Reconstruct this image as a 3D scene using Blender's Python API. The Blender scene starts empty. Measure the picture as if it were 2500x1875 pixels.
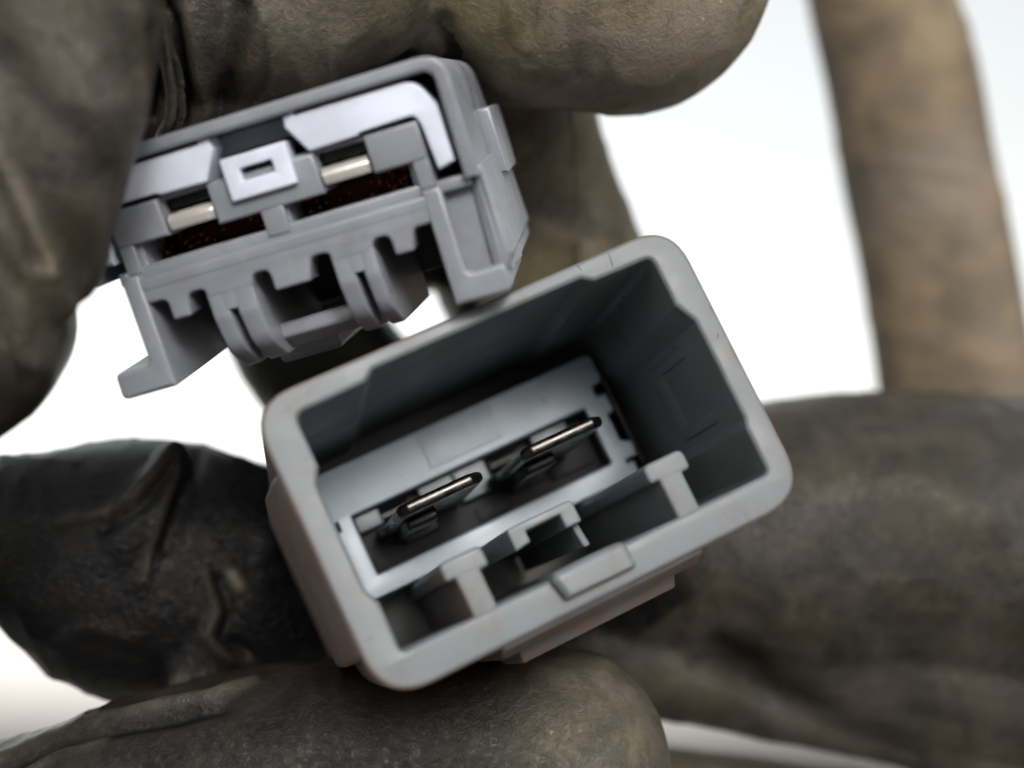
import bpy, bmesh, math, random
import numpy as np
from mathutils import Vector, Matrix, noise
from mathutils.kdtree import KDTree

SC = bpy.context.scene
COL = SC.collection
MM = 0.001
R = math.radians

# ------------------------------------------------------------------ camera
PITCH = 16.0
cd = bpy.data.cameras.new('camera')
cam = bpy.data.objects.new('camera', cd)
COL.objects.link(cam)
SC.camera = cam
cam.location = (0, 0, 1.25)
cam.rotation_euler = (R(90 + PITCH), 0, 0)
cd.sensor_width = 36.0
cd.lens = 36.0 * 3300 / 2500
cd.clip_start = 0.005
cd.clip_end = 5000
cd.dof.use_dof = True
cd.dof.focus_distance = 0.0815
cd.dof.aperture_fstop = 19.0
F, CX, CY = 3300.0, 1250.0, 937.5
CAM = Matrix.Translation((0, 0, 1.25)) @ Matrix.Rotation(R(90 + PITCH), 4, 'X') @ Matrix.Diagonal((1, -1, -1, 1))


def at(u, v, z):
    """world point z mm in front of the lens along the ray through photo pixel (u, v)"""
    return CAM @ Vector(((u - CX) / F * z * MM, (v - CY) / F * z * MM, z * MM))


def pose(O, X, Yd, N):
    """matrix of a connector: local x along its length, y up, z out of its mating face (metres)"""
    m = Matrix(((X[0], -Yd[0], -N[0], O[0] * MM), (X[1], -Yd[1], -N[1], O[1] * MM),
                (X[2], -Yd[2], -N[2], O[2] * MM), (0, 0, 0, 1)))
    return CAM @ m


# ------------------------------------------------------------------ light
SUN_ELEV, SUN_AZ = 13.0, 168.0
w = bpy.data.worlds.new('World')
SC.world = w
w.use_nodes = True
wn = w.node_tree
sky = wn.nodes.new('ShaderNodeTexSky')
sky.sky_type = 'NISHITA'
sky.sun_disc = False
sky.sun_elevation = R(SUN_ELEV)
sky.sun_rotation = R(SUN_AZ)
sky.air_density, sky.dust_density, sky.ozone_density = 2.2, 3.2, 2.2
hz = wn.nodes.new('ShaderNodeHueSaturation')            # thin white overcast: the blue is washed out everywhere alike
hz.inputs['Saturation'].default_value = 0.14
wn.links.new(sky.outputs[0], hz.inputs['Color'])
wn.links.new(hz.outputs[0], wn.nodes['Background'].inputs[0])
wn.nodes['Background'].inputs[1].default_value = 0.15
sd = bpy.data.lights.new('sun', 'SUN')
sun = bpy.data.objects.new('sun', sd)
COL.objects.link(sun)
sd.energy = 0.5
sd.angle = R(12)
sd.color = (1.0, 0.97, 0.93)
e, a = R(SUN_ELEV), R(SUN_AZ)
sun_dir = Vector((math.sin(a) * math.cos(e), math.cos(a) * math.cos(e), math.sin(e)))
sun.rotation_euler = sun_dir.to_track_quat('Z', 'Y').to_euler()
SC.view_settings.view_transform = 'Standard'
SC.view_settings.look = 'None'
SC.view_settings.exposure = 1.36
SC.view_settings.gamma = 1.0
SC.cycles.max_bounces = 10


# ------------------------------------------------------------------ materials
def new_mat(name):
    m = bpy.data.materials.new(name)
    m.use_nodes = True
    nt = m.node_tree
    return m, nt, nt.nodes['Principled BSDF']


def N_(nt, typ, **kw):
    n = nt.nodes.new(typ)
    for k, v in kw.items():
        if hasattr(n, k) and k not in n.inputs:
            setattr(n, k, v)
        else:
            n.inputs[k].default_value = v
    return n


def mixrgb(nt, fac, a, b, blend='MIX'):
    n = nt.nodes.new('ShaderNodeMix')
    n.data_type = 'RGBA'
    n.blend_type = blend
    for i, s in ((0, fac), (6, a), (7, b)):
        if isinstance(s, bpy.types.NodeSocket):
            nt.links.new(s, n.inputs[i])
        else:
            n.inputs[i].default_value = s if i == 0 else (*s, 1)
    return n.outputs[2]


def ramp(nt, src, p0, p1, c0=0.0, c1=1.0):
    n = nt.nodes.new('ShaderNodeMapRange')
    n.interpolation_type = 'SMOOTHSTEP'
    n.inputs[1].default_value, n.inputs[2].default_value = p0, p1
    n.inputs[3].default_value, n.inputs[4].default_value = c0, c1
    nt.links.new(src, n.inputs[0])
    return n.outputs[0]


def math_(nt, op, a, b=0.0):
    n = nt.nodes.new('ShaderNodeMath')
    n.operation = op
    for i, s in enumerate((a, b)):
        if isinstance(s, bpy.types.NodeSocket):
            nt.links.new(s, n.inputs[i])
        else:
            n.inputs[i].default_value = s
    return n.outputs[0]


def noise_(nt, vec, scale, detail=4, rough=0.55, dist=0.0):
    n = nt.nodes.new('ShaderNodeTexNoise')
    n.inputs['Scale'].default_value = scale
    n.inputs['Detail'].default_value = detail
    n.inputs['Roughness'].default_value = rough
    n.inputs['Distortion'].default_value = dist
    nt.links.new(vec, n.inputs['Vector'])
    return n.outputs[0]


def plastic(name, col, rough=0.42, dirt=0.25, sss=0.0, grime=(0.09, 0.06, 0.04), flank=0.0):
    m, nt, b = new_mat(name)
    tc = nt.nodes.new('ShaderNodeTexCoord').outputs['Object']
    big = noise_(nt, tc, 260, 4, 0.6)
    fine = noise_(nt, tc, 2600, 3, 0.6)
    spk = noise_(nt, tc, 1500, 2, 0.5)
    c = mixrgb(nt, ramp(nt, big, 0.35, 0.7), tuple(x * 0.9 for x in col), tuple(min(1, x * 1.06) for x in col))
    film = math_(nt, 'MULTIPLY', ramp(nt, noise_(nt, tc, 420, 5, 0.7, 0.6), 0.5, 0.72), dirt)
    c = mixrgb(nt, film, c, grime)
    if flank:  # outward sides tinted brown for grime and painted bounce off the gloves
        tcn = nt.nodes['Texture Coordinate'].outputs
        mul = nt.nodes.new('ShaderNodeVectorMath')
        mul.operation = 'MULTIPLY'
        nt.links.new(tcn['Normal'], mul.inputs[0])
        mul.inputs[1].default_value = (1, 1, 0)
        dot = nt.nodes.new('ShaderNodeVectorMath')
        dot.operation = 'DOT_PRODUCT'
        nt.links.new(mul.outputs[0], dot.inputs[0])
        nt.links.new(tc, dot.inputs[1])
        out_ = ramp(nt, dot.outputs['Value'], 0.003, 0.009)
        c = mixrgb(nt, math_(nt, 'MULTIPLY', out_, ramp(nt, noise_(nt, tc, 300, 4, 0.6), 0.3, 0.7, 0.3 * flank, flank)), c, (0.15, 0.085, 0.06))
    speck = math_(nt, 'MULTIPLY', ramp(nt, spk, 0.74, 0.78), min(1.0, dirt * 2.5))
    c = mixrgb(nt, speck, c, (0.035, 0.028, 0.022))
    nt.links.new(c, b.inputs['Base Color'])
    nt.links.new(ramp(nt, big, 0.3, 0.7, rough - 0.06, rough + 0.12), b.inputs['Roughness'])
    b.inputs['Specular IOR Level'].default_value = 0.45
    if sss:
        b.inputs['Subsurface Weight'].default_value = sss
        b.inputs['Subsurface Radius'].default_value = (0.0012, 0.001, 0.0009)
        b.inputs['Subsurface Scale'].default_value = 0.5
    bp = nt.nodes.new('ShaderNodeBump')
    bp.inputs['Strength'].default_value = 0.22
    bp.inputs['Distance'].default_value = 0.00005
    nt.links.new(fine, bp.inputs['Height'])
    nt.links.new(bp.outputs[0], b.inputs['Normal'])
    return m


def metal(name, col, rough=0.28, scr=0.5):
    m, nt, b = new_mat(name)
    tc = nt.nodes.new('ShaderNodeTexCoord').outputs['Object']
    n = noise_(nt, tc, 900, 5, 0.7)
    c = mixrgb(nt, ramp(nt, n, 0.4, 0.7), tuple(x * (1 - scr) for x in col), col)
    nt.links.new(c, b.inputs['Base Color'])
    b.inputs['Metallic'].default_value = 1.0
    nt.links.new(ramp(nt, n, 0.3, 0.7, rough * 0.7, rough * 1.4), b.inputs['Roughness'])
    bp = nt.nodes.new('ShaderNodeBump')
    bp.inputs['Strength'].default_value = 0.25
    bp.inputs['Distance'].default_value = 0.00006
    nt.links.new(noise_(nt, tc, 2200, 3), bp.inputs['Height'])
    nt.links.new(bp.outputs[0], b.inputs['Normal'])
    return m


def glove_mat():
    """black coated work glove, dusty where the 'dust' attribute says it is soiled"""
    m, nt, b = new_mat('dirty_glove')
    tc = nt.nodes.new('ShaderNodeTexCoord').outputs['Object']
    at_ = nt.nodes.new('ShaderNodeAttribute')
    at_.attribute_name = 'dust'
    dust = at_.outputs['Fac']
    # crinkled coating: fine worm-like creases
    cr = nt.nodes.new('ShaderNodeTexNoise')
    cr.noise_type = 'RIDGED_MULTIFRACTAL'
    cr.inputs['Scale'].default_value = 3600
    cr.inputs['Detail'].default_value = 4
    cr.inputs['Roughness'].default_value = 0.5
    cr.inputs['Distortion'].default_value = 1.6
    nt.links.new(tc, cr.inputs['Vector'])
    crk = ramp(nt, cr.outputs[0], 0.35, 0.95, 1.0, 0.0)
    fine = noise_(nt, tc, 1700, 6, 0.7, 1.2)
    mid = noise_(nt, tc, 210, 5, 0.62, 0.5)
    big = noise_(nt, tc, 60, 3, 0.5)
    hue = noise_(nt, tc, 130, 3, 0.5, 0.4)
    d = math_(nt, 'MULTIPLY', dust, ramp(nt, mid, 0.3, 0.72, 0.45, 1.1))
    d = math_(nt, 'MULTIPLY', d, ramp(nt, fine, 0.3, 0.7, 0.7, 1.15))
    crd = math_(nt, 'ADD', math_(nt, 'MULTIPLY', crk, 1.5), 0.1)
    d = math_(nt, 'MULTIPLY', d, crd)
    d = math_(nt, 'MULTIPLY', d, ramp(nt, big, 0.3, 0.7, 0.7, 1.25))
    dcol = mixrgb(nt, ramp(nt, hue, 0.38, 0.62), (0.155, 0.131, 0.078), (0.20, 0.172, 0.135))
    base = mixrgb(nt, ramp(nt, mid, 0.35, 0.7), (0.004, 0.004, 0.0045), (0.008, 0.0078, 0.0075))
    c = mixrgb(nt, d, base, dcol)
    rust = math_(nt, 'MULTIPLY', ramp(nt, noise_(nt, tc, 330, 3, 0.6, 0.8), 0.63, 0.75), math_(nt, 'MULTIPLY', dust, 0.45))
    c = mixrgb(nt, rust, c, (0.22, 0.095, 0.035))
    spk = ramp(nt, noise_(nt, tc, 1900, 1, 0.5), 0.77, 0.8)
    c = mixrgb(nt, math_(nt, 'MULTIPLY', spk, dust), c, (0.4, 0.36, 0.28))
    nt.links.new(c, b.inputs['Base Color'])
    nt.links.new(ramp(nt, dust, 0.0, 0.5, 0.25, 0.6), b.inputs['Roughness'])
    nt.links.new(ramp(nt, dust, 0.0, 0.25, 0.14, 0.32), b.inputs['Specular IOR Level'])
    h = math_(nt, 'ADD', math_(nt, 'MULTIPLY', math_(nt, 'MULTIPLY', crk, dust), 0.6), fine)
    bp = nt.nodes.new('ShaderNodeBump')
    bp.inputs['Strength'].default_value = 0.8
    bp.inputs['Distance'].default_value = 0.00016
    nt.links.new(h, bp.inputs['Height'])
    bp2 = nt.nodes.new('ShaderNodeBump')
    bp2.inputs['Strength'].default_value = 0.3
    bp2.inputs['Distance'].default_value = 0.0006
    nt.links.new(mid, bp2.inputs['Height'])
    nt.links.new(bp2.outputs[0], bp.inputs['Normal'])
    nt.links.new(bp.outputs[0], b.inputs['Normal'])
    return m


def tape_mat():
    m, nt, b = new_mat('dusty_cloth_tape')
    tc = nt.nodes.new('ShaderNodeTexCoord').outputs['Object']
    mid = noise_(nt, tc, 150, 5, 0.6, 0.4)
    hue = noise_(nt, tc, 70, 3, 0.5)
    c = mixrgb(nt, ramp(nt, mid, 0.3, 0.7), (0.07, 0.055, 0.037), (0.17, 0.125, 0.073))
    c = mixrgb(nt, ramp(nt, hue, 0.4, 0.7, 0.0, 0.6), c, (0.115, 0.1, 0.09))
    nt.links.new(c, b.inputs['Base Color'])
    b.inputs['Roughness'].default_value = 0.8
    bp = nt.nodes.new('ShaderNodeBump')
    bp.inputs['Strength'].default_value = 0.6
    bp.inputs['Distance'].default_value = 0.0006
    nt.links.new(noise_(nt, tc, 500, 4), bp.inputs['Height'])
    nt.links.new(bp.outputs[0], b.inputs['Normal'])
    return m


def ground_mat():  # grey of the added sheet, set for how much light it bounces
    m, nt, b = new_mat('asphalt')
    tc = nt.nodes.new('ShaderNodeTexCoord').outputs['Object']
    c = mixrgb(nt, ramp(nt, noise_(nt, tc, 1.5, 8, 0.65), 0.3, 0.7), (0.12, 0.117, 0.11), (0.18, 0.175, 0.165))
    nt.links.new(c, b.inputs['Base Color'])
    b.inputs['Roughness'].default_value = 0.9
    return m


M_SOCK = plastic('grey_socket_plastic', (0.114, 0.128, 0.138), 0.47, 0.36, 0.12, flank=0.85)
M_FLOOR = plastic('pale_blue_grey_plastic', (0.30, 0.362, 0.415), 0.4, 0.10, 0.1)
M_PLUG = plastic('grey_plug_plastic', (0.185, 0.198, 0.226), 0.33, 0.16, 0.15)
M_WHITE = plastic('white_retainer_plastic', (0.53, 0.56, 0.66), 0.35, 0.03, 0.15)
M_DARK = plastic('dark_grey_plastic', (0.03, 0.033, 0.034), 0.45, 0.2)  # near-black that puts shade on the cavity backs, also used for nicks
M_RECESS = plastic('grey_recess_plastic', (0.014, 0.016, 0.017), 0.5, 0.0)  # near-black stands in for the shade inside the recess
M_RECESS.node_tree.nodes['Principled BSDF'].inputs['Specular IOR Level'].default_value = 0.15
M_BLOCK = plastic('blue_grey_block_plastic', (0.085, 0.105, 0.12), 0.42, 0.1)
M_TIN = metal('tinned_brass', (0.88, 0.84, 0.79), 0.2, 0.12)
M_TIN.node_tree.nodes['Principled BSDF'].inputs['Metallic'].default_value = 0.65
M_BLADE = metal('tarnished_tin', (0.11, 0.105, 0.1), 0.32, 0.4)
M_STEEL = metal('dull_steel', (0.05, 0.05, 0.05), 0.45, 0.4)
M_COPPER = metal('brown_copper', (0.36, 0.10, 0.04), 0.45, 0.65)
M_SOOT = metal('dark_brown_copper', (0.07, 0.022, 0.01), 0.5, 0.5)  # darker brown copper for the strip behind the strands
M_GLOVE = glove_mat()
M_TAPE = tape_mat()


# ------------------------------------------------------------------ mesh helpers
def fillet(pts, r=0.0, n=5):
    """polygon with rounded corners; a point may carry its own radius as third value"""
    out = []
    k = len(pts)
    for i in range(k):
        p = Vector(pts[i][:2])
        rr = pts[i][2] if len(pts[i]) > 2 else r
        a, b = Vector(pts[i - 1][:2]) - p, Vector(pts[(i + 1) % k][:2]) - p
        if rr <= 0 or a.length < 1e-6 or b.length < 1e-6:
            out.append(p)
            continue
        ang = a.angle(b)
        if ang > math.pi - 0.05:
            out.append(p)
            continue
        t = min(rr / math.tan(ang / 2), a.length * 0.49, b.length * 0.49)
        p0, p1 = p + a.normalized() * t, p + b.normalized() * t
        for j in range(n + 1):
            s = j / n
            out.append(p0 * (1 - s) ** 2 + p * 2 * s * (1 - s) + p1 * s * s)
    return out


def rrect(x0, y0, x1, y1, r, n=6):
    return fillet([(x0, y0), (x1, y0), (x1, y1), (x0, y1)], r, n)


AX_Z = Matrix.Identity(4)
# profile drawn in (x, z), extruded along y
AX_Y = Matrix(((1, 0, 0, 0), (0, 0, 1, 0), (0, 1, 0, 0), (0, 0, 0, 1)))
# profile drawn in (z, y), extruded along x
AX_X = Matrix(((0, 0, 1, 0), (0, 1, 0, 0), (1, 0, 0, 0), (0, 0, 0, 1)))


class Part:
    def __init__(self):
        self.bm = bmesh.new()

    def ext(self, polys, a, b, bevel=0.12, mat=AX_Z, res=2):
        """extrude a profile (first polygon the outline, the rest holes) from a to b with rounded edges"""
        if not isinstance(polys[0][0], (tuple, list, Vector)) or (len(polys[0]) and not hasattr(polys[0][0], '__len__')):
            polys = [polys]
        cu = bpy.data.curves.new('profile', 'CURVE')
        cu.dimensions = '2D'
        cu.fill_mode = 'BOTH'
        h = abs(b - a) / 2
        bevel = min(bevel, h * 0.9)
        cu.extrude = h - bevel
        cu.bevel_depth = bevel
        cu.bevel_resolution = res
        cu.offset = -bevel
        for i, pl in enumerate(polys):
            pl = [Vector(p[:2]) for p in pl]
            ar = sum(pl[j].x * pl[(j + 1) % len(pl)].y - pl[(j + 1) % len(pl)].x * pl[j].y for j in range(len(pl)))
            if (ar > 0) != (i > 0):
                pl.reverse()
            sp = cu.splines.new('POLY')
            sp.points.add(len(pl) - 1)
            for p, q in zip(sp.points, pl):
                p.co = (q.x, q.y, 0, 1)
            sp.use_cyclic_u = True
        ob = bpy.data.objects.new('profile', cu)
        COL.objects.link(ob)
        dg = bpy.context.evaluated_depsgraph_get()
        me = bpy.data.meshes.new_from_object(ob.evaluated_get(dg))
        bpy.data.objects.remove(ob)
        bpy.data.curves.remove(cu)
        me.transform(mat @ Matrix.Translation((0, 0, (a + b) / 2)))
        self.bm.from_mesh(me)
        bpy.data.meshes.remove(me)
        return self

    def box(self, x0, x1, y0, y1, z0, z1, bevel=0.1):
        return self.ext([(x0, y0), (x1, y0), (x1, y1), (x0, y1)], z0, z1, bevel)

    def rod(self, p, q, r, n=14):
        p, q = Vector(p), Vector(q)
        d = q - p
        m = Matrix.Translation((p + q) / 2) @ d.to_track_quat('Z', 'Y').to_matrix().to_4x4()
        bmesh.ops.create_cone(self.bm, cap_ends=True, segments=n, radius1=r, radius2=r, depth=d.length, matrix=m)
        return self

    def hull(self, pts):
        vs = [self.bm.verts.new(p) for p in pts]
        res = bmesh.ops.convex_hull(self.bm, input=vs)
        return self

    def build(self, name, mat, parent, label=None):
        bm = self.bm
        bmesh.ops.remove_doubles(bm, verts=bm.verts, dist=1e-4)
        bmesh.ops.recalc_face_normals(bm, faces=bm.faces)
        me = bpy.data.meshes.new(name)
        bm.to_mesh(me)
        bm.free()
        me.transform(Matrix.Scale(MM, 4))
        me.shade_smooth()
        me.set_sharp_from_angle(angle=R(32))
        me.materials.append(mat)
        ob = bpy.data.objects.new(name, me)
        COL.objects.link(ob)
        ob.parent = parent
        if label:
            ob['label'] = label
        return ob


def thing(name, label, cat, mat, group=None):
    o = bpy.data.objects.new(name, None)
    COL.objects.link(o)
    o.empty_display_size = 0.01
    o.matrix_world = mat
    o['label'] = label
    o['category'] = cat
    if group:
        o['group'] = group
    return o


# ------------------------------------------------------------------ ground sheet far below, out of the frame, added for its bounce light
g = bmesh.new()
bmesh.ops.create_grid(g, x_segments=8, y_segments=8, size=600)
gm = bpy.data.meshes.new('ground')
g.to_mesh(gm)
g.free()
gm.materials.append(ground_mat())
go = bpy.data.objects.new('ground', gm)
COL.objects.link(go)
go['kind'] = 'structure'

# ------------------------------------------------------------------ lower connector: socket with two blades
LX = (0.8887175, -0.40026192, 0.22354327)
LY = (0.43288515, 0.89328727, -0.12103013)
LN = Vector(LX).cross(Vector(LY))
sock = thing('socket_connector', 'open grey rectangular connector socket with two metal blades inside, held between gloved fingers',
             'connector', pose((1.2869487, 3.71522554, 74.68840015), LX, LY, LN))

outer = fillet([(-13.25, -8.8, 2.9), (13.25, -8.8, 2.9), (13.25, 8.8, 2.6), (-13.25, 8.8, 2.6)], n=9)
inner = fillet([(-11.25, -6.65, .35), (11.65, -6.7, .35), (11.65, -3.9, .2), (11.85, -3.3, .2), (11.85, 2.9, .2), (11.2, 4.2, .2), (11.2, 7.35, .5),
                (7.5, 7.4, .4), (6.8, 7.85, .4), (-6.2, 7.85, .4), (-6.9, 7.35, .4), (-11.1, 7.3, .6), (-11.1, 4.2, .2),
                (-11.6, 3.3, .2), (-11.6, -2.9, .2), (-11.2, -3.8, .2)], n=4)
p = Part()
p.ext([outer, inner], -24.5, 0, 0.3, res=4)
# side rail on the left flank
p.ext([(-12.9, -0.7), (-13.3, -0.9), (-13.75, -3.0), (-14.25, -8.0), (-14.25, -24), (-12.9, -24)], -6.2, 4.9, 0.4, AX_Y, 3)
p.ext([(-3.0, 4.9), (-24, 5.2), (-24, -6.2), (-3.0, -6.2)], 13.1, 13.9, 0.25, AX_X)
# latch ramp under the bottom wall
p.ext([(-0.5, -8.6), (-0.75, -9.0), (-2.6, -9.55), (-24, -9.75), (-24, -8.6)], -6.25, 6.35, 0.2, AX_X)
p.ext([(-3.6, -9.4), (-5.0, -10.35), (-22, -10.5), (-22, -9.4)], -5.0, 5.2, 0.18, AX_X)
hs = p.build('housing', M_SOCK, sock)
for x, y, a_, l_ in ((8.9, 8.15, 80, 0.8), (7.0, 8.45, 104, 0.35), (12.65, 1.6, 62, 0.3), (-12.4, -5.3, 8, 0.4)):
    d_ = Vector((math.cos(R(a_)), math.sin(R(a_)), 0)) * l_ / 2
    p = Part()
    p.rod(Vector((x, y, -0.02)) - d_, Vector((x, y, -0.03)) + d_, 0.04, 6)
    p.build('nick', M_DARK, hs)

# closed back of the cavity and the pale terminal carrier with its long recess
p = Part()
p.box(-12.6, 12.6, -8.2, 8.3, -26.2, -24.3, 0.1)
p.build('back_wall', M_DARK, sock)  # dark colour stands in for shade deep in the cavity
p = Part()
rec = fillet([(-9.25, -1.75), (8.75, -1.75), (8.75, 2.6), (-9.25, 2.6)], 0.12, 3)
comb = [(-10.8, -3.15, .3), (10.25, -3.15, .2), (10.25, -2.2), (9.75, -2.2), (9.75, -1.85), (10.75, -1.85), (10.75, -0.9), (10.0, -0.5), (10.0, 1.55),
        (10.55, 1.6), (10.55, 2.9), (9.85, 3.0), (9.85, 3.85), (10.75, 3.85), (10.75, 6.0, .4), (-10.8, 6.0, .2), (-10.8, 2.6), (-10.2, 2.6), (-10.2, 1.9), (-10.8, 1.9)]
p.ext([fillet(comb, n=3), rec], -24.0, -18.5, 0.14)
p.box(-2.95, 2.55, 3.2, 5.75, -19.2, -18.42, 0.06)
carrier = p.build('terminal_carrier', M_FLOOR, sock)
# floor of the recess, the raised blocks along its upper side, and the two blades
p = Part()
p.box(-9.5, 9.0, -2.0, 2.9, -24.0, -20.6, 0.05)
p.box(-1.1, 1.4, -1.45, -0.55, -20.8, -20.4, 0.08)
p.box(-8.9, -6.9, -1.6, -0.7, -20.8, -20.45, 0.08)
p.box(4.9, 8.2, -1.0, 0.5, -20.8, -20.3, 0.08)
p.ext([fillet([(-9.35, -1.85), (8.85, -1.85), (8.85, 2.7), (-9.35, 2.7)], 0.1, 2), fillet([(-9.13, -1.63), (8.63, -1.63), (8.63, 2.48), (-9.13, 2.48)], 0.1, 2)], -23.5, -18.75, 0.04)  # dark liner paints shade onto the recess sides
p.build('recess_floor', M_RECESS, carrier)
p = Part()
for x0, x1, y0 in ((-9.1, -7.3, 1.3), (-4.3, -1.75, 1.15), (-1.7, 0.75, 0.25), (4.4, 7.2, 1.15)):
    p.box(x0, x1, y0, 2.48, -23.0, -19.4, 0.14)
p.build('recess_block', M_BLOCK, carrier)

for s in (-4.62, 3.72):
    b_ = Part()
    prof = fillet([(-3.5, -23.2), (3.1, -23.2), (3.1, -21.2), (2.85, -20.6), (2.85, -8.3), (2.0, -7.1), (-2.3, -7.1), (-2.9, -7.9), (-3.05, -17.4), (-3.6, -18.4)], 0.25, 3)
    b_.ext(prof, 0.28, 1.0, 0.33, AX_Y, res=5)
    b_.bm.transform(Matrix.Translation((s, 0, 0)))
    blade = b_.build('blade_terminal', M_BLADE, sock)
    c_ = Part()
    c_.box(s - 2.3, s - 0.2, -0.38, 0.24, -23.2, -11.0, 0.25)
    c_.box(s - 1.9, s + 0.6, -0.6, 0.3, -23.2, -19.4, 0.12)
    c_.rod((s - 2.6, 1.75, -20.4), (s - 0.5, 1.75, -20.4), 0.5)
    c_.build('terminal_shoulder', M_STEEL, blade)

# two T shaped guide posts, the hook bracket and the rounded tab on the bottom wall
for x in (-6.27, 6.42):
    q = Part()
    prof = fillet([(x - .72, -7.2), (x + .72, -7.2), (x + .72, -4.55, .1), (x + 1.28, -4.5, .3), (x + 1.28, -3.3, .45), (x - 1.28, -3.3, .45), (x - 1.28, -4.4, .3), (x - .72, -4.4, .1)], 0, 5)
    q.ext(prof, -24.0, -0.12, 0.2)
    q.build('guide_post', M_SOCK, sock)
q = Part()
prof = fillet([(-3.05, -4.5), (-3.05, -3.15, .25), (1.1, -3.15, .35), (1.1, -4.55, .12), (0.1, -4.55, .12), (0.1, -3.68, .1), (-2.05, -3.68, .1), (-2.05, -4.35, .12)], 0.1, 4)
q.ext(prof, -23.5, -1.9, 0.14)
q.ext([(-2.2, -5.9), (-2.9, -4.4), (-16, -3.2), (-23, -3.2), (-23, -5.9)], 0.62, 1.02, 0.1, AX_X)
q.build('hook_bracket', M_SOCK, sock)
q = Part()
q.ext(fillet([(-2.1, -8.05), (2.2, -8.05, .1), (2.2, -6.45, .6), (-2.2, -6.4, .4), (-2.45, -6.8, .2)], 0.1, 5), -4.6, 0.85, 0.45, res=4)
q.build('tab', M_SOCK, sock)
# raised frame moulded on the inner right wall
q = Part()
for z0, z1, y0, y1 in ((-11.4, -1.4, 1.6, 2.4), (-10.9, -1.2, -2.8, -2.0)):
    q.ext([(12.2, z1), (11.74, z1 - 3.5), (11.72, z0), (12.2, z0)], y0, y1, 0.14, AX_Y)
q.ext([(12.2, -8.4), (11.76, -9.4), (11.72, -11.0), (12.2, -11.0)], -2.1, 1.7, 0.14, AX_Y)
q.build('wall_rib', M_SOCK, sock)
q = Part()
q.box(10.62, 10.85, -2.6, 4.2, -20.5, -18.2, 0.05)
q.box(9.85, 10.2, -2.75, -2.3, -20, -18.9, 0.05)
q.build('metal_strip', M_STEEL, carrier)

# ------------------------------------------------------------------ upper connector: plug with white retainer
UN = Vector((0.055, -0.22, 0.974)).normalized()
UX = Vector((0.95782615, -0.26389899, -0.11369427))
UY = UN.cross(UX)
UO = Vector((-11.35909091, -7.51704545, 73.5)) - UX * 1.15
plug = thing('plug_connector', 'grey connector plug with a white inner retainer and comb teeth, above the open socket',
             'connector', pose(UO, UX, UY, UN))

p = Part()
hood = fillet([(-11.45, 0.95), (-11.45, 7.75, 1.5), (11.45, 7.75, 1.5), (11.45, 0.95), (10.65, 0.95), (10.65, 6.98, .75), (-10.65, 6.98, .75), (-10.65, 0.95)], 0, 7)
p.ext(hood, -20, 0, 0.2)
for s in (1, -1):
    # flank behind the column, outer rail, foot
    def X_(pts):
        return [(s * q_[0], *q_[1:]) for q_ in pts]
    if s > 0:
        p.ext(X_([(9.0, 0.9), (11.7, 0.9), (11.7, -4.5), (9.0, -4.5)]), -20, -1.3, 0.15)
        p.ext(X_(fillet([(10.75, 1.6, .2), (11.75, 1.6, .2), (12.0, -3.6, .4), (11.4, -4.6, .3), (10.6, -4.6, .3)], n=4)), -20, -0.9, 0.5, res=4)
        p.ext(X_([(11.2, 0.5), (11.75, 0.3), (11.75, -4.6), (11.0, -5.0)]), -20, -6.5, 0.2)
        # sloping facet between flank and foot
        p.hull([(s * x, y, z) for x, y, z in ((9.2, -4.4, -1.0), (11.35, -4.4, -0.6), (11.95, -1.0, -6.0), (11.95, -4.5, -6.5), (9.2, -4.4, -6.5), (9.2, -3.4, -2.4), (10.6, -2.4, -3.0))])
    else:
        p.ext(X_([(9.0, 0.6), (11.3, 0.6), (11.2, -3.4), (9.0, -3.4)]), -20, -5.5, 0.3)
    p.ext(X_([(11.2, 4.35), (12.2, 4.3), (12.2, 0.2), (11.2, 0.2)]), -20, -11.0, 0.25)
    p.ext(X_(fillet([(8.2, 1.0), (9.25, 1.0), (9.25, -4.0, .5), (11.4, -3.95, .3), (11.45, -5.5, .4), (8.2, -5.5, .12)], n=4)), -12.0, 0, 0.22)
    p.ext(X_(fillet([(8.25, -1.0), (9.3, -1.0), (9.3, -4.3), (11.3, -4.4), (10.6, -5.9), (8.4, -4.2)], n=3)), -20, -11.5, 0.15)
    # end of the shelf that ties hood and column together
    xe = 10.9 if s > 0 else 9.5
    p.ext(X_([(8.9, 0.55), (xe, 0.55), (xe, 1.25), (8.9, 1.25)]), -20, -0.5, 0.2)
# shelf with its set back ledge
p.ext([(-9.2, 0.0), (9.2, 0.0), (9.2, 0.7), (-9.2, 0.7)], -20, -0.06, 0.12)
p.ext([(-9.0, 0.5), (9.0, 0.5), (9.0, 1.32), (-9.0, 1.32)], -20, -0.75, 0.15)
p.box(-2.75, 2.0, 5.75, 6.95, -8, -2.6, 0.15)
p.build('shell', M_PLUG, plug)

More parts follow.
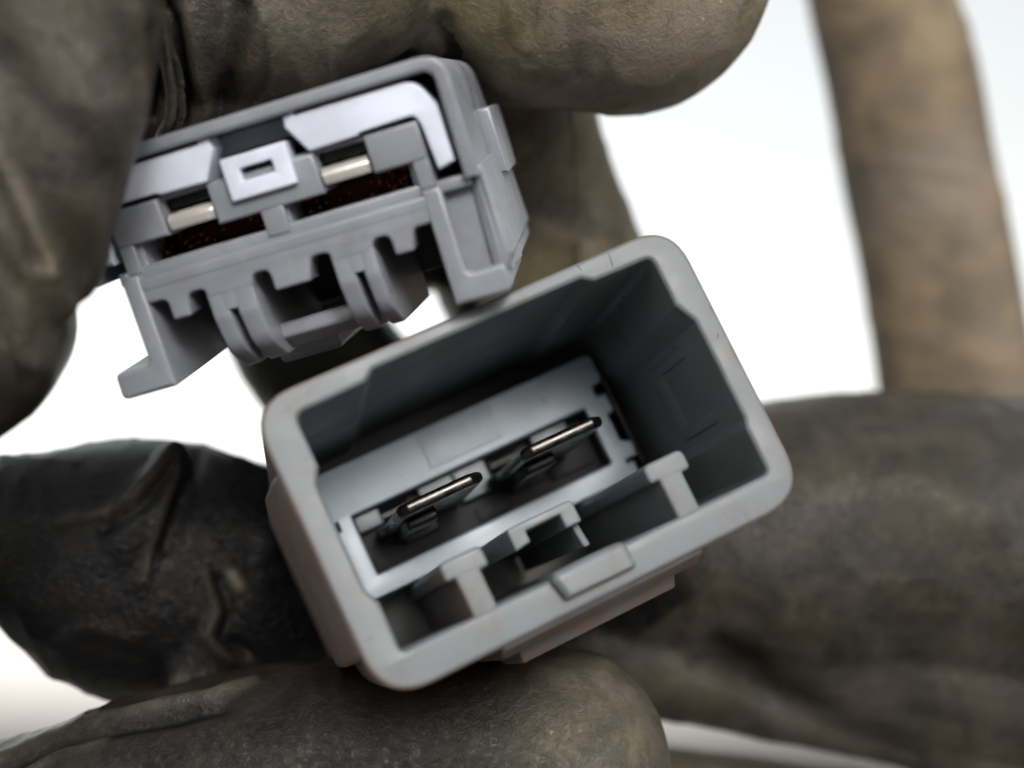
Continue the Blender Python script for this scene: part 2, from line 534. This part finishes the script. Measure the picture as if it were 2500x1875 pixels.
# comb of teeth between shelf and rails
p = Part()
lower = [(-9.1, 0.5), (9.1, 0.5), (9.1, -0.75), (8.15, -0.78, .4), (7.2, -0.78, .4), (6.9, -1.95, .22), (5.85, -1.95, .22), (5.8, -0.75, .4), (4.95, -0.75, .4), (4.6, -1.4), (2.45, -1.4),
         (2.3, -0.72, .4), (1.3, -0.72, .4), (0.9, -1.97, .22), (-1.15, -1.97, .22), (-1.15, -0.72, .4), (-2.05, -0.72, .4), (-2.3, -1.4), (-4.9, -1.4), (-4.95, -0.75, .4), (-5.9, -0.75, .4),
         (-6.1, -1.97, .22), (-7.15, -1.97, .22), (-7.15, -0.72, .4), (-8.1, -0.7, .4), (-8.3, -0.7)]
low2 = []
for i, q_ in enumerate(lower):
    low2.append(q_)
p.ext(fillet(low2, n=5), -2.6, -0.1, 0.2)
p.build('coding_comb', M_PLUG, plug)

# white retainer: two hooked arms, cross link and the square catch with its window
p = Part()
for s in (1, -1):
    prof = [(2.1, 6.5, .1), (2.15, 6.98, .15), (2.75, 6.98, .15), (2.8, 6.78, .05), (9.5, 6.74, 1.15), (10.3, 5.2), (10.38, 2.05, .1), (9.4, 1.8, .1), (9.2, 4.3, .1), (9.0, 4.95, .55), (5.8, 4.9), (5.75, 4.78), (2.95, 4.72, .15), (2.05, 6.3, .1)]
    p.ext(fillet([(s * q_[0], *q_[1:]) for q_ in prof], n=5), -13, -0.45, 0.14)
p.box(-2.5, 2.5, 5.2, 6.3, -14, -11.0, 0.1)
p.ext([fillet([(-1.85, 3.3), (1.88, 3.3), (1.88, 5.62), (-1.85, 5.62)], 0.1, 3), fillet([(-0.93, 4.22), (0.92, 4.22), (0.92, 4.9), (-0.93, 4.9)], 0.08, 3)], -2.2, -0.1, 0.1)
p.build('retainer', M_WHITE, plug)

# grey terminal block with two contact openings, centre rib and cheeks beside the catch
p = Part()
hr = fillet([(0.72, 1.25), (7.8, 1.25), (7.8, 2.55), (5.95, 2.55), (5.95, 4.55), (3.1, 4.55), (3.1, 2.4), (0.72, 2.4)], 0.12, 3)
hl = fillet([(-q_.x, q_.y) for q_ in [Vector((0.82, 1.25)), Vector((7.8, 1.25)), Vector((7.8, 2.55)), Vector((5.95, 2.55)), Vector((5.95, 4.55)), Vector((3.1, 4.55)), Vector((3.1, 2.4)), Vector((0.82, 2.4))]], 0.12, 3)
p.ext([fillet([(-9.05, 1.0), (9.05, 1.0), (9.05, 4.72, .5), (-9.05, 4.72, .5)], 0, 5), hr, hl], -14, -1.1, 0.15)
p.box(-3.1, 3.05, 2.35, 4.6, -1.3, -0.55, 0.18)
for s in (1, -1):
    p.ext([(s * 5.98, 2.6), (s * 9.0, 2.6), (s * 9.0, 4.66), (s * 5.98, 4.66)], -1.4, -0.5, 0.18)
    p.ext([(s * 8.1, 1.0), (s * 9.0, 1.0), (s * 9.0, 2.9), (s * 8.1, 2.9)], -1.4, -0.6, 0.15)
p.box(-0.7, 0.62, 0.9, 2.45, -1.4, -0.62, 0.14)
p.build('terminal_block', M_PLUG, plug)
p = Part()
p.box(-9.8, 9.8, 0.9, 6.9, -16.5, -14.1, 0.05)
p.build('inner_back', M_DARK, plug)  # darkened for the shade at the back of the openings

for s in (1, -1):
    q = Part()
    # rolled spring of the receptacle
    prof = fillet([(-0.85, 2.72), (-0.62, 3.3), (-1.0, 3.62), (-1.8, 3.7), (-8, 3.7), (-8, 3.5), (-1.8, 3.45), (-1.35, 3.2), (-1.25, 2.72)], 0.28, 5)
    q.ext(prof, s * 4.5 - 1.34, s * 4.5 + 1.34, 0.08, AX_X)
    q.rod((s * 4.5 - 1.33, 3.18, -1.28), (s * 4.5 + 1.33, 3.18, -1.28), 0.47, 24)
    q.build('spring_contact', M_TIN, plug)
    q = Part()
    q.box(s * 4.5 - 1.36, s * 4.5 + 1.36, 3.85, 4.48, -9, -1.9, 0.08)
    q.box(s * 4.5 - 1.9 * 1, s * 4.5 + 1.9, 1.5, 2.4, -13.5, -6.5, 0.1)
    q.build('receptacle', M_STEEL, plug)
    q = Part()
    q.box(*sorted((s * 0.85, s * 7.75)), 1.3, 2.5, -6.5, -4.6, 0.1)
    strip = q.build('contact_strip', M_SOOT, plug)
    rnd = random.Random(5 + s)
    for xa, xb, n_ in ((5.4, 7.7, 22), (0.85, 1.9, 9), (1.9, 5.4, 7)):
        for k in range(n_):
            q = Part()
            x = s * (xa + (xb - xa) * rnd.random())
            y = 1.45 + 1.0 * rnd.random()
            z = -2.6 - 1.6 * rnd.random()
            q.rod((x, y, z), (x + 0.9 * (rnd.random() - .5), y + 0.5 * (rnd.random() - .5), z - 1.8), 0.05 + 0.04 * rnd.random(), 6)
            q.build('copper_strand', M_COPPER, strip)

# curved twin rails with a slit, and the bar that joins them
for x0, x1, x2, x3 in ((-4.95, -3.95, -3.5, -2.3), (2.35, 3.4, 3.88, 4.75)):
    q = Part()
    side = fillet([(-0.12, -0.3), (-0.12, -2.6, 1.5), (-0.8, -4.6, 2.2), (-3.0, -5.9, 1.6), (-14.5, -6.3), (-14.5, -0.3)], 0, 7)
    q.ext(side, x0, x1, 0.16, AX_X)
    q.ext(side, x2, x3, 0.16, AX_X)
    q.ext([(-0.12, -0.3), (-0.12, -2.2), (-3.0, -2.2), (-3.0, -0.3)], x1 - 0.2, x2 + 0.2, 0.1, AX_X)
    q.ext(fillet([(-3.2, -5.7), (-8.5, -6.1), (-8.5, -0.5), (-3.2, -0.5)], .2, 3), x1 - 0.2, x2 + 0.2, 0.1, AX_X)
    q.build('guide_rail', M_PLUG, plug)
q = Part()
q.ext(fillet([(-3.2, -4.1), (-2.9, -4.9), (-4.4, -5.7), (-9, -5.9), (-9, -5.3), (-4.6, -5.0), (-3.7, -4.1)], 0.3, 4), -2.6, 2.7, 0.12, AX_X)
q.ext(fillet([(-9, -5.3), (-9, -7.2), (-19, -7.4), (-19, -5.3)], 0.5, 4), -4.6, -0.6, 0.3, AX_X)
q.build('release_bar', M_PLUG, plug)
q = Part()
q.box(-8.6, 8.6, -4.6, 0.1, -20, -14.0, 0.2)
q.build('rear_wall', M_DARK, plug)  # near-black wall stands in for the shade behind the slots


# ------------------------------------------------------------------ gloved hands and cable
def spline(pts, step=0.22):
    """Catmull-Rom through rows of numbers, sampled about every step radii"""
    P = [np.array(q_, float) for q_ in pts]
    P = [2 * P[0] - P[1]] + P + [2 * P[-1] - P[-2]]
    out = []
    for i in range(1, len(P) - 2):
        p0, p1, p2, p3 = P[i - 1:i + 3]
        n = max(2, int(np.linalg.norm((p2 - p1)[:2]) / (step * max(12.0, min(p1[3], p2[3])))) + 1)
        for k in range(n):
            t = k / n
            out.append(0.5 * (2 * p1 + (p2 - p0) * t + (2 * p0 - 5 * p1 + 4 * p2 - p3) * t * t + (3 * p1 - p0 - 3 * p2 + p3) * t ** 3))
    out.append(P[-2])
    return out


def unit_ball(sub):
    b = bmesh.new()
    bmesh.ops.create_icosphere(b, subdivisions=sub, radius=1)
    b.verts.index_update()
    v = np.array([q_.co[:] for q_ in b.verts])
    f = np.array([[q_.index for q_ in t.verts] for t in b.faces])
    b.free()
    return v, f


BALLS = {False: unit_ball(3), True: unit_ball(4)}
CAM_INV = CAM.inverted()


def seg_dist(px, line):
    """distance of every pixel point to a polyline and the side it lies on"""
    best = np.full(len(px), 1e9)
    side = np.zeros(len(px))
    for (a0, a1), (b0, b1) in zip(line[:-1], line[1:]):
        d = np.array([b0 - a0, b1 - a1], float)
        t = np.clip(((px - (a0, a1)) @ d) / (d @ d), 0, 1)
        q_ = px - ((a0, a1) + t[:, None] * d)
        dd = np.hypot(q_[:, 0], q_[:, 1])
        m_ = dd < best
        best[m_] = dd[m_]
        side[m_] = (d[0] * q_[:, 1] - d[1] * q_[:, 0])[m_] / np.linalg.norm(d)
    return best, side


def limb_mesh(name, tubes, origin, voxel, smooth, wrinkle, mat, creases=()):
    """one continuous surface through every finger: swept volumes fused by a voxel remesh.
    tube = dict(pts=[(u, v, z_mm, r_px)...], dust=, wr=)"""
    V, Fc, keys = [], [], []
    inv = origin.inverted()
    nv = 0
    for t in tubes:
        for s in spline([(*q_, t['dust']) if len(q_) == 4 else q_ for q_ in t['pts']]):
            u, v, z, r = s[:4]
            c = inv @ at(u, v, z)
            rad = max(r, 3) * z / F * MM
            bv, bf = BALLS[r > 150]
            V.append(bv * rad + np.array(c))
            Fc.append(bf + nv)
            nv += len(bv)
            keys.append((c, rad, s[4] if len(s) > 4 else t['dust'], t.get('wr', 1.0)))
    me = bpy.data.meshes.new(name)
    me.from_pydata(np.concatenate(V).tolist(), [], np.concatenate(Fc).tolist())
    ob = bpy.data.objects.new('build', me)
    COL.objects.link(ob)
    rm = ob.modifiers.new('remesh', 'REMESH')
    rm.mode = 'VOXEL'
    rm.voxel_size = voxel
    sm = ob.modifiers.new('smooth', 'SMOOTH')
    sm.iterations = smooth
    sm.factor = 0.5
    dg = bpy.context.evaluated_depsgraph_get()
    out = bpy.data.meshes.new_from_object(ob.evaluated_get(dg))
    bpy.data.objects.remove(ob)
    bpy.data.meshes.remove(me)
    out.name = name
    kd = KDTree(len(keys))
    for i, k in enumerate(keys):
        kd.insert(k[0], i)
    kd.balance()
    n = len(out.vertices)
    co = np.empty(n * 3)
    no = np.empty(n * 3)
    out.vertices.foreach_get('co', co)
    out.vertices.foreach_get('normal', no)
    co = co.reshape(-1, 3)
    no = no.reshape(-1, 3)
    dust = np.zeros(n)
    disp = np.zeros(n)
    for i in range(n):
        c = Vector(co[i])
        ws = wd = ww = 0.0
        for (q_, j, dist) in kd.find_n(c, 20):
            k = keys[j]
            e_ = abs(dist - k[1]) / k[1]
            wt = 1.0 / (0.03 + e_) ** 2
            ws += wt
            wd += wt * k[2]
            ww += wt * k[3]
        dust[i] = wd / ws
        wr = ww / ws
        m_ = c * 1000.0
        # loose skin: ridged folds plus soft lumps
        h = (1 - abs(noise.noise(m_ * 0.13 + Vector((3, 7, 1))))) ** 3 * 0.42
        h += (1 - abs(noise.noise(Vector((m_.x * 0.42, m_.y * 0.25, m_.z * 0.13))))) ** 5 * 0.16
        h += noise.noise(m_ * 0.4) * 0.10
        disp[i] = (h - 0.28) * wrinkle * wr * MM
    # sculpted folds: grooves and ridges of the loose glove skin
    A_ = np.array(CAM_INV @ origin)
    cc = np.c_[co, np.ones(n)] @ A_.T
    px = np.c_[CX + F * cc[:, 0] / cc[:, 2], CY + F * cc[:, 1] / cc[:, 2]]
    facing = np.clip(-(no @ A_[:3, :3].T * cc[:, :3]).sum(1) / np.linalg.norm(cc[:, :3], axis=1) * 1.6, 0, 1)
    for line, width, amp, dadd, z0, z1 in creases:
        dd, side = seg_dist(px, line)
        near = facing * ((cc[:, 2] > z0 * MM) & (cc[:, 2] < z1 * MM))
        g_ = np.exp(-(dd / width) ** 2)
        disp += near * amp * MM * g_
        dust = np.clip(dust + near * dadd * g_, 0, 1)  # also carries painted groove shade and lit ridges
    co += no * disp[:, None]
    out.vertices.foreach_set('co', co.ravel())
    at_ = out.attributes.new('dust', 'FLOAT', 'POINT')
    at_.data.foreach_set('value', dust)
    out.materials.append(mat)
    out.shade_smooth()
    out.update()
    o = bpy.data.objects.new(name, out)
    COL.objects.link(o)
    o.matrix_world = origin
    return o


# hand above: thumb side in front at the left, two fingertips over the plug, one finger behind it
upper = [
    dict(pts=[(60, -420, 78, 330), (140, -150, 70, 275), (155, 110, 68, 222), (143, 300, 68, 205), (140, 480, 69, 160), (165, 610, 70, 105), (188, 692, 70, 52)], dust=0.15, wr=0.8),
    dict(pts=[(-330, 420, 72, 330), (-160, 690, 71, 305), (-105, 815, 70, 268), (-250, 960, 69, 210)], dust=0.09, wr=0.8),
    dict(pts=[(-60, 300, 67, 200), (20, 520, 67, 110), (110, 690, 68, 60), (155, 752, 69, 42)], dust=0.2),
    # loose folds beside the thumb
    dict(pts=[(330, -60, 75, 60), (385, 60, 75, 32), (418, 170, 77, 28), (432, 270, 79, 28), (405, 330, 80, 32)], dust=0.2, wr=0.4),
    dict(pts=[(200, 100, 86, 200), (330, 250, 87, 130), (480, 270, 87, 110), (640, 230, 88, 100)], dust=0.12, wr=0.4),
    # first fingertip
    dict(pts=[(180, -420, 92, 330), (250, 20, 90, 230), (430, -20, 87, 290), (640, -10, 86, 265), (830, -62, 86, 243)], dust=0.42),
    dict(pts=[(650, 130, 91, 120), (850, 110, 92, 110), (1060, 120, 93, 90), (1200, 120, 95, 120)], dust=0.1, wr=0.3),  # low value darkens this joint as shade under the second fingertip
    # second fingertip
    dict(pts=[(300, -560, 96, 330, 0.3), (850, -420, 92, 330, 0.4), (1230, -110, 91, 335, 0.6), (1400, -105, 91, 368, 0.95), (1520, -95, 91, 372, 1.0)], dust=0.9, wr=0.55),
    # finger behind the plug
    dict(pts=[(1150, -120, 104, 260), (1190, 150, 108, 250), (1245, 380, 112, 232), (1292, 590, 116, 258), (1400, 820, 118, 255), (1500, 1000, 118, 250)], dust=0.05, wr=0.5),
    dict(pts=[(1392, 250, 102.2, 11), (1402, 380, 104.4, 9), (1410, 520, 106.3, 9), (1418, 700, 107.8, 9)], dust=0.8, wr=0.0),
    dict(pts=[(1200, 300, 112, 200), (950, 500, 116, 230), (740, 640, 116, 200), (745, 800, 116, 190), (830, 930, 116, 190), (950, 1050, 116, 190)], dust=0.02, wr=0.5),
]
folds_up = [  # photo polyline, half width px, height mm (groove < 0), tone change (dusty or lit ridges, shaded grooves), depth range mm
    ([(385, -20), (418, 50), (434, 136), (452, 226), (447, 300), (425, 330)], 16, -0.7, -0.15, 60, 95),
    ([(400, 40), (412, 140), (420, 230), (412, 310)], 14, 0.35, 0.12, 60, 95),
    ([(368, 70), (380, 180), (366, 275)], 13, -0.8, -0.12, 60, 95),
    ([(330, 20), (358, 90), (362, 220), (345, 300)], 18, 0.3, 0.1, 60, 80),
    ([(457, 30), (479, 180), (515, 275)], 20, 0.45, 0.12, 70, 95),
    ([(590, 20), (548, 226), (529, 290)], 22, -0.55, -0.1, 70, 95),
    ([(640, 40), (610, 180), (590, 260)], 26, 0.3, 0.05, 70, 95),
    ([(-20, 360), (30, 450), (80, 560), (130, 670)], 15, 0.3, 0.22, 55, 80),
    ([(-20, 430), (40, 530), (95, 640)], 20, -0.55, -0.08, 55, 80),
    ([(20, 150), (120, 260), (260, 420)], 50, -0.35, -0.05, 55, 80),
    ([(-10, 720), (60, 850), (80, 930)], 24, -0.4, -0.05, 55, 80),
    ([(1075, 60), (1100, 130), (1180, 210)], 30, -0.5, -0.3, 70, 100),
    ([(1240, -10), (1262, 60), (1280, 120)], 20, 0.15, 0.2, 70, 100),
    ([(1400, -10), (1390, 90), (1405, 180)], 28, -0.18, -0.1, 70, 100),
    ([(1830, 20), (1780, 130), (1690, 215)], 20, -0.15, 0.1, 70, 100),
    ([(1330, 565), (1400, 600), (1460, 640)], 24, 0.2, 0.5, 95, 120),
]
om = Matrix.Translation(at(500, -250, 88))
ho = limb_mesh('gloved_hand', upper, om, 0.0003, 14, 0.8, M_GLOVE, folds_up)
ho['label'] = 'hand in a dusty black work glove reaching down from the top, gripping the upper plug'
ho['category'] = 'gloved hand'
ho['group'] = 'gloved hands holding the connectors'

lower_h = [
    # shaded finger behind the socket at the left; its shade is painted in as clean black
    dict(pts=[(-420, 1290, 92, 190), (-60, 1308, 94, 190), (140, 1322, 96, 225), (370, 1395, 99, 325), (640, 1430, 102, 290), (900, 1420, 106, 260), (1250, 1380, 110, 280), (1560, 1330, 112, 330)], dust=0.0, wr=0.9),
    dict(pts=[(40, 1440, 96, 70), (110, 1520, 97, 40), (118, 1545, 97, 36), (128, 1572, 97, 26)], dust=0.0),
    dict(pts=[(150, 1500, 97, 90), (180, 1560, 98, 60), (235, 1625, 98, 55)], dust=0.0),
    # soft folds of the shaded glove
    dict(pts=[(250, 1480, 92, 90), (330, 1290, 91, 70), (420, 1130, 93, 55)], dust=0.0, wr=0.5),
    dict(pts=[(480, 1640, 93, 90), (530, 1500, 93, 70), (640, 1330, 95, 70)], dust=0.0, wr=0.5),
    # big curled knuckle at the right, far out of focus
    dict(pts=[(1480, 1340, 112, 290), (1750, 1350, 113, 350), (2150, 1335, 116, 382), (2600, 1400, 120, 420), (3100, 1500, 124, 430)], dust=0.1, wr=0.5),
    dict(pts=[(1450, 1450, 111, 260), (2000, 1520, 114, 275), (2500, 1620, 118, 320), (3000, 1650, 121, 350)], dust=0.12, wr=0.4),
    dict(pts=[(1420, 1560, 108, 190), (1640, 1620, 108, 140), (1900, 1690, 110, 122), (2220, 1770, 112, 110), (2520, 1860, 114, 140), (3000, 1900, 120, 200)], dust=0.15, wr=0.5),
    dict(pts=[(3100, 1800, 124, 300), (2600, 2090, 124, 130), (2250, 2030, 124, 125), (1900, 1975, 124, 122), (1600, 1940, 124, 125)], dust=0.8, wr=0.4),
    # thumb below
    dict(pts=[(-500, 1900, 96, 330), (-150, 2110, 91, 290), (120, 2075, 88, 290), (420, 1980, 87, 298), (750, 1903, 87, 290), (1000, 1878, 87.5, 285, 0.03), (1200, 1872, 87.5, 290, 0.06), (1345, 1872, 87.5, 296, 0.2)], dust=0.035, wr=0.8),
    dict(pts=[(-700, 1500, 98, 330), (-500, 1900, 97, 330)], dust=0.05),
]
folds_low = [  # ridge tone on the shaded finger stands in for lit highlights
    ([(435, 1070), (376, 1153), (317, 1217), (250, 1255), (150, 1275)], 15, 0.38, 0.05, 80, 115),
    ([(455, 1110), (345, 1235), (250, 1290)], 18, -0.4, 0, 80, 115),
    ([(450, 1090), (415, 1194), (376, 1311), (350, 1420)], 16, 0.36, 0.04, 80, 115),
    ([(490, 1100), (450, 1220), (405, 1340)], 18, -0.4, 0, 80, 115),
    ([(500, 1400), (530, 1490), (505, 1555), (550, 1600), (620, 1620)], 15, 0.4, 0.05, 80, 115),
    ([(540, 1420), (565, 1500), (545, 1560), (600, 1590)], 17, -0.45, 0, 80, 115),
    ([(570, 1405), (585, 1430)], 16, 0.2, 0.25, 80, 115),
    ([(130, 1580), (210, 1530), (330, 1560)], 20, 0.2, 0, 80, 115),
    ([(-20, 1850), (118, 1790), (264, 1745), (364, 1728), (517, 1698), (620, 1660)], 14, 0.45, 0.16, 70, 100),
    ([(-20, 1885), (120, 1825), (300, 1772), (400, 1755), (540, 1730)], 16, -0.6, -0.03, 70, 100),
    ([(60, 1890), (147, 1830), (250, 1795)], 14, 0.35, 0.1, 70, 100),
    ([(330, 1690), (400, 1690), (440, 1660)], 18, 0.25, 0.1, 70, 100),
    ([(1480, 1640), (1540, 1760), (1550, 1880)], 40, 0.1, 0.12, 70, 100),
    ([(1760, 1600), (1840, 1655), (1925, 1722), (2029, 1781), (2228, 1863)], 45, -0.9, -0.06, 90, 130),
    ([(1500, 1480), (1700, 1540), (1850, 1620)], 80, -0.4, -0.03, 90, 130),
    ([(2050, 1200), (2250, 1180), (2400, 1260)], 80, 0.6, 0.03, 90, 130),
]
om = Matrix.Translation(at(-200, 1700, 95))
hl_ = limb_mesh('gloved_hand', lower_h, om, 0.0003, 8, 0.8, M_GLOVE, folds_low)
hl_['label'] = 'hand in a dark dirty glove below, pinching the open socket between thumb and curled finger'
hl_['category'] = 'gloved hand'
hl_['group'] = 'gloved hands holding the connectors'


# wire bundle wrapped in cloth tape, rising behind the lower hand
def cable():
    ctrl = [(2120, -220, 152, 168), (2150, 0, 152, 172), (2203, 200, 152, 180), (2238, 400, 152, 182), (2283, 620, 152, 184), (2322, 850, 152, 186), (2350, 1150, 154, 188)]
    rows = spline([(*c, 0) for c in ctrl], 0.05)
    o0 = at(2350, 1150, 154)
    bm = bmesh.new()
    prev = None
    n = 48
    L = 0.0
    for i, s in enumerate(rows):
        c = at(s[0], s[1], s[2])
        nx = rows[min(i + 1, len(rows) - 1)]
        pv = rows[max(i - 1, 0)]
        d = (at(*nx[:3]) - at(*pv[:3])).normalized()
        a_ = d.cross(Vector((0, 1, 0))).normalized()
        b_ = d.cross(a_)
        rad = s[3] * s[2] / F * MM
        ring = []
        L = i / len(rows) * 3.4
        for k in range(n):
            th = 2 * math.pi * k / n
            lap = (L + k / n) % 1.0                       # spiral of tape turns
            rr = rad * (1 + 0.022 * (max(0.0, lap - 0.8) / 0.2) ** 2 + 0.014 * noise.noise(Vector((math.cos(th), math.sin(th), L * 2.2))))
            ring.append(bm.verts.new(c + (a_ * math.cos(th) + b_ * math.sin(th)) * rr - o0))
        if prev:
            for k in range(n):
                bm.faces.new((prev[k], prev[(k + 1) % n], ring[(k + 1) % n], ring[k]))
        else:
            bm.faces.new(ring[::-1])
        prev = ring
    bm.faces.new(prev)
    bmesh.ops.recalc_face_normals(bm, faces=bm.faces)
    me = bpy.data.meshes.new('taped_cable')
    bm.to_mesh(me)
    bm.free()
    me.shade_smooth()
    me.materials.append(M_TAPE)
    o = bpy.data.objects.new('taped_cable', me)
    COL.objects.link(o)
    o.location = o0
    o['label'] = 'thick tan cable wrapped in dusty tape, blurred upright at the right'
    o['category'] = 'cable'


cable()
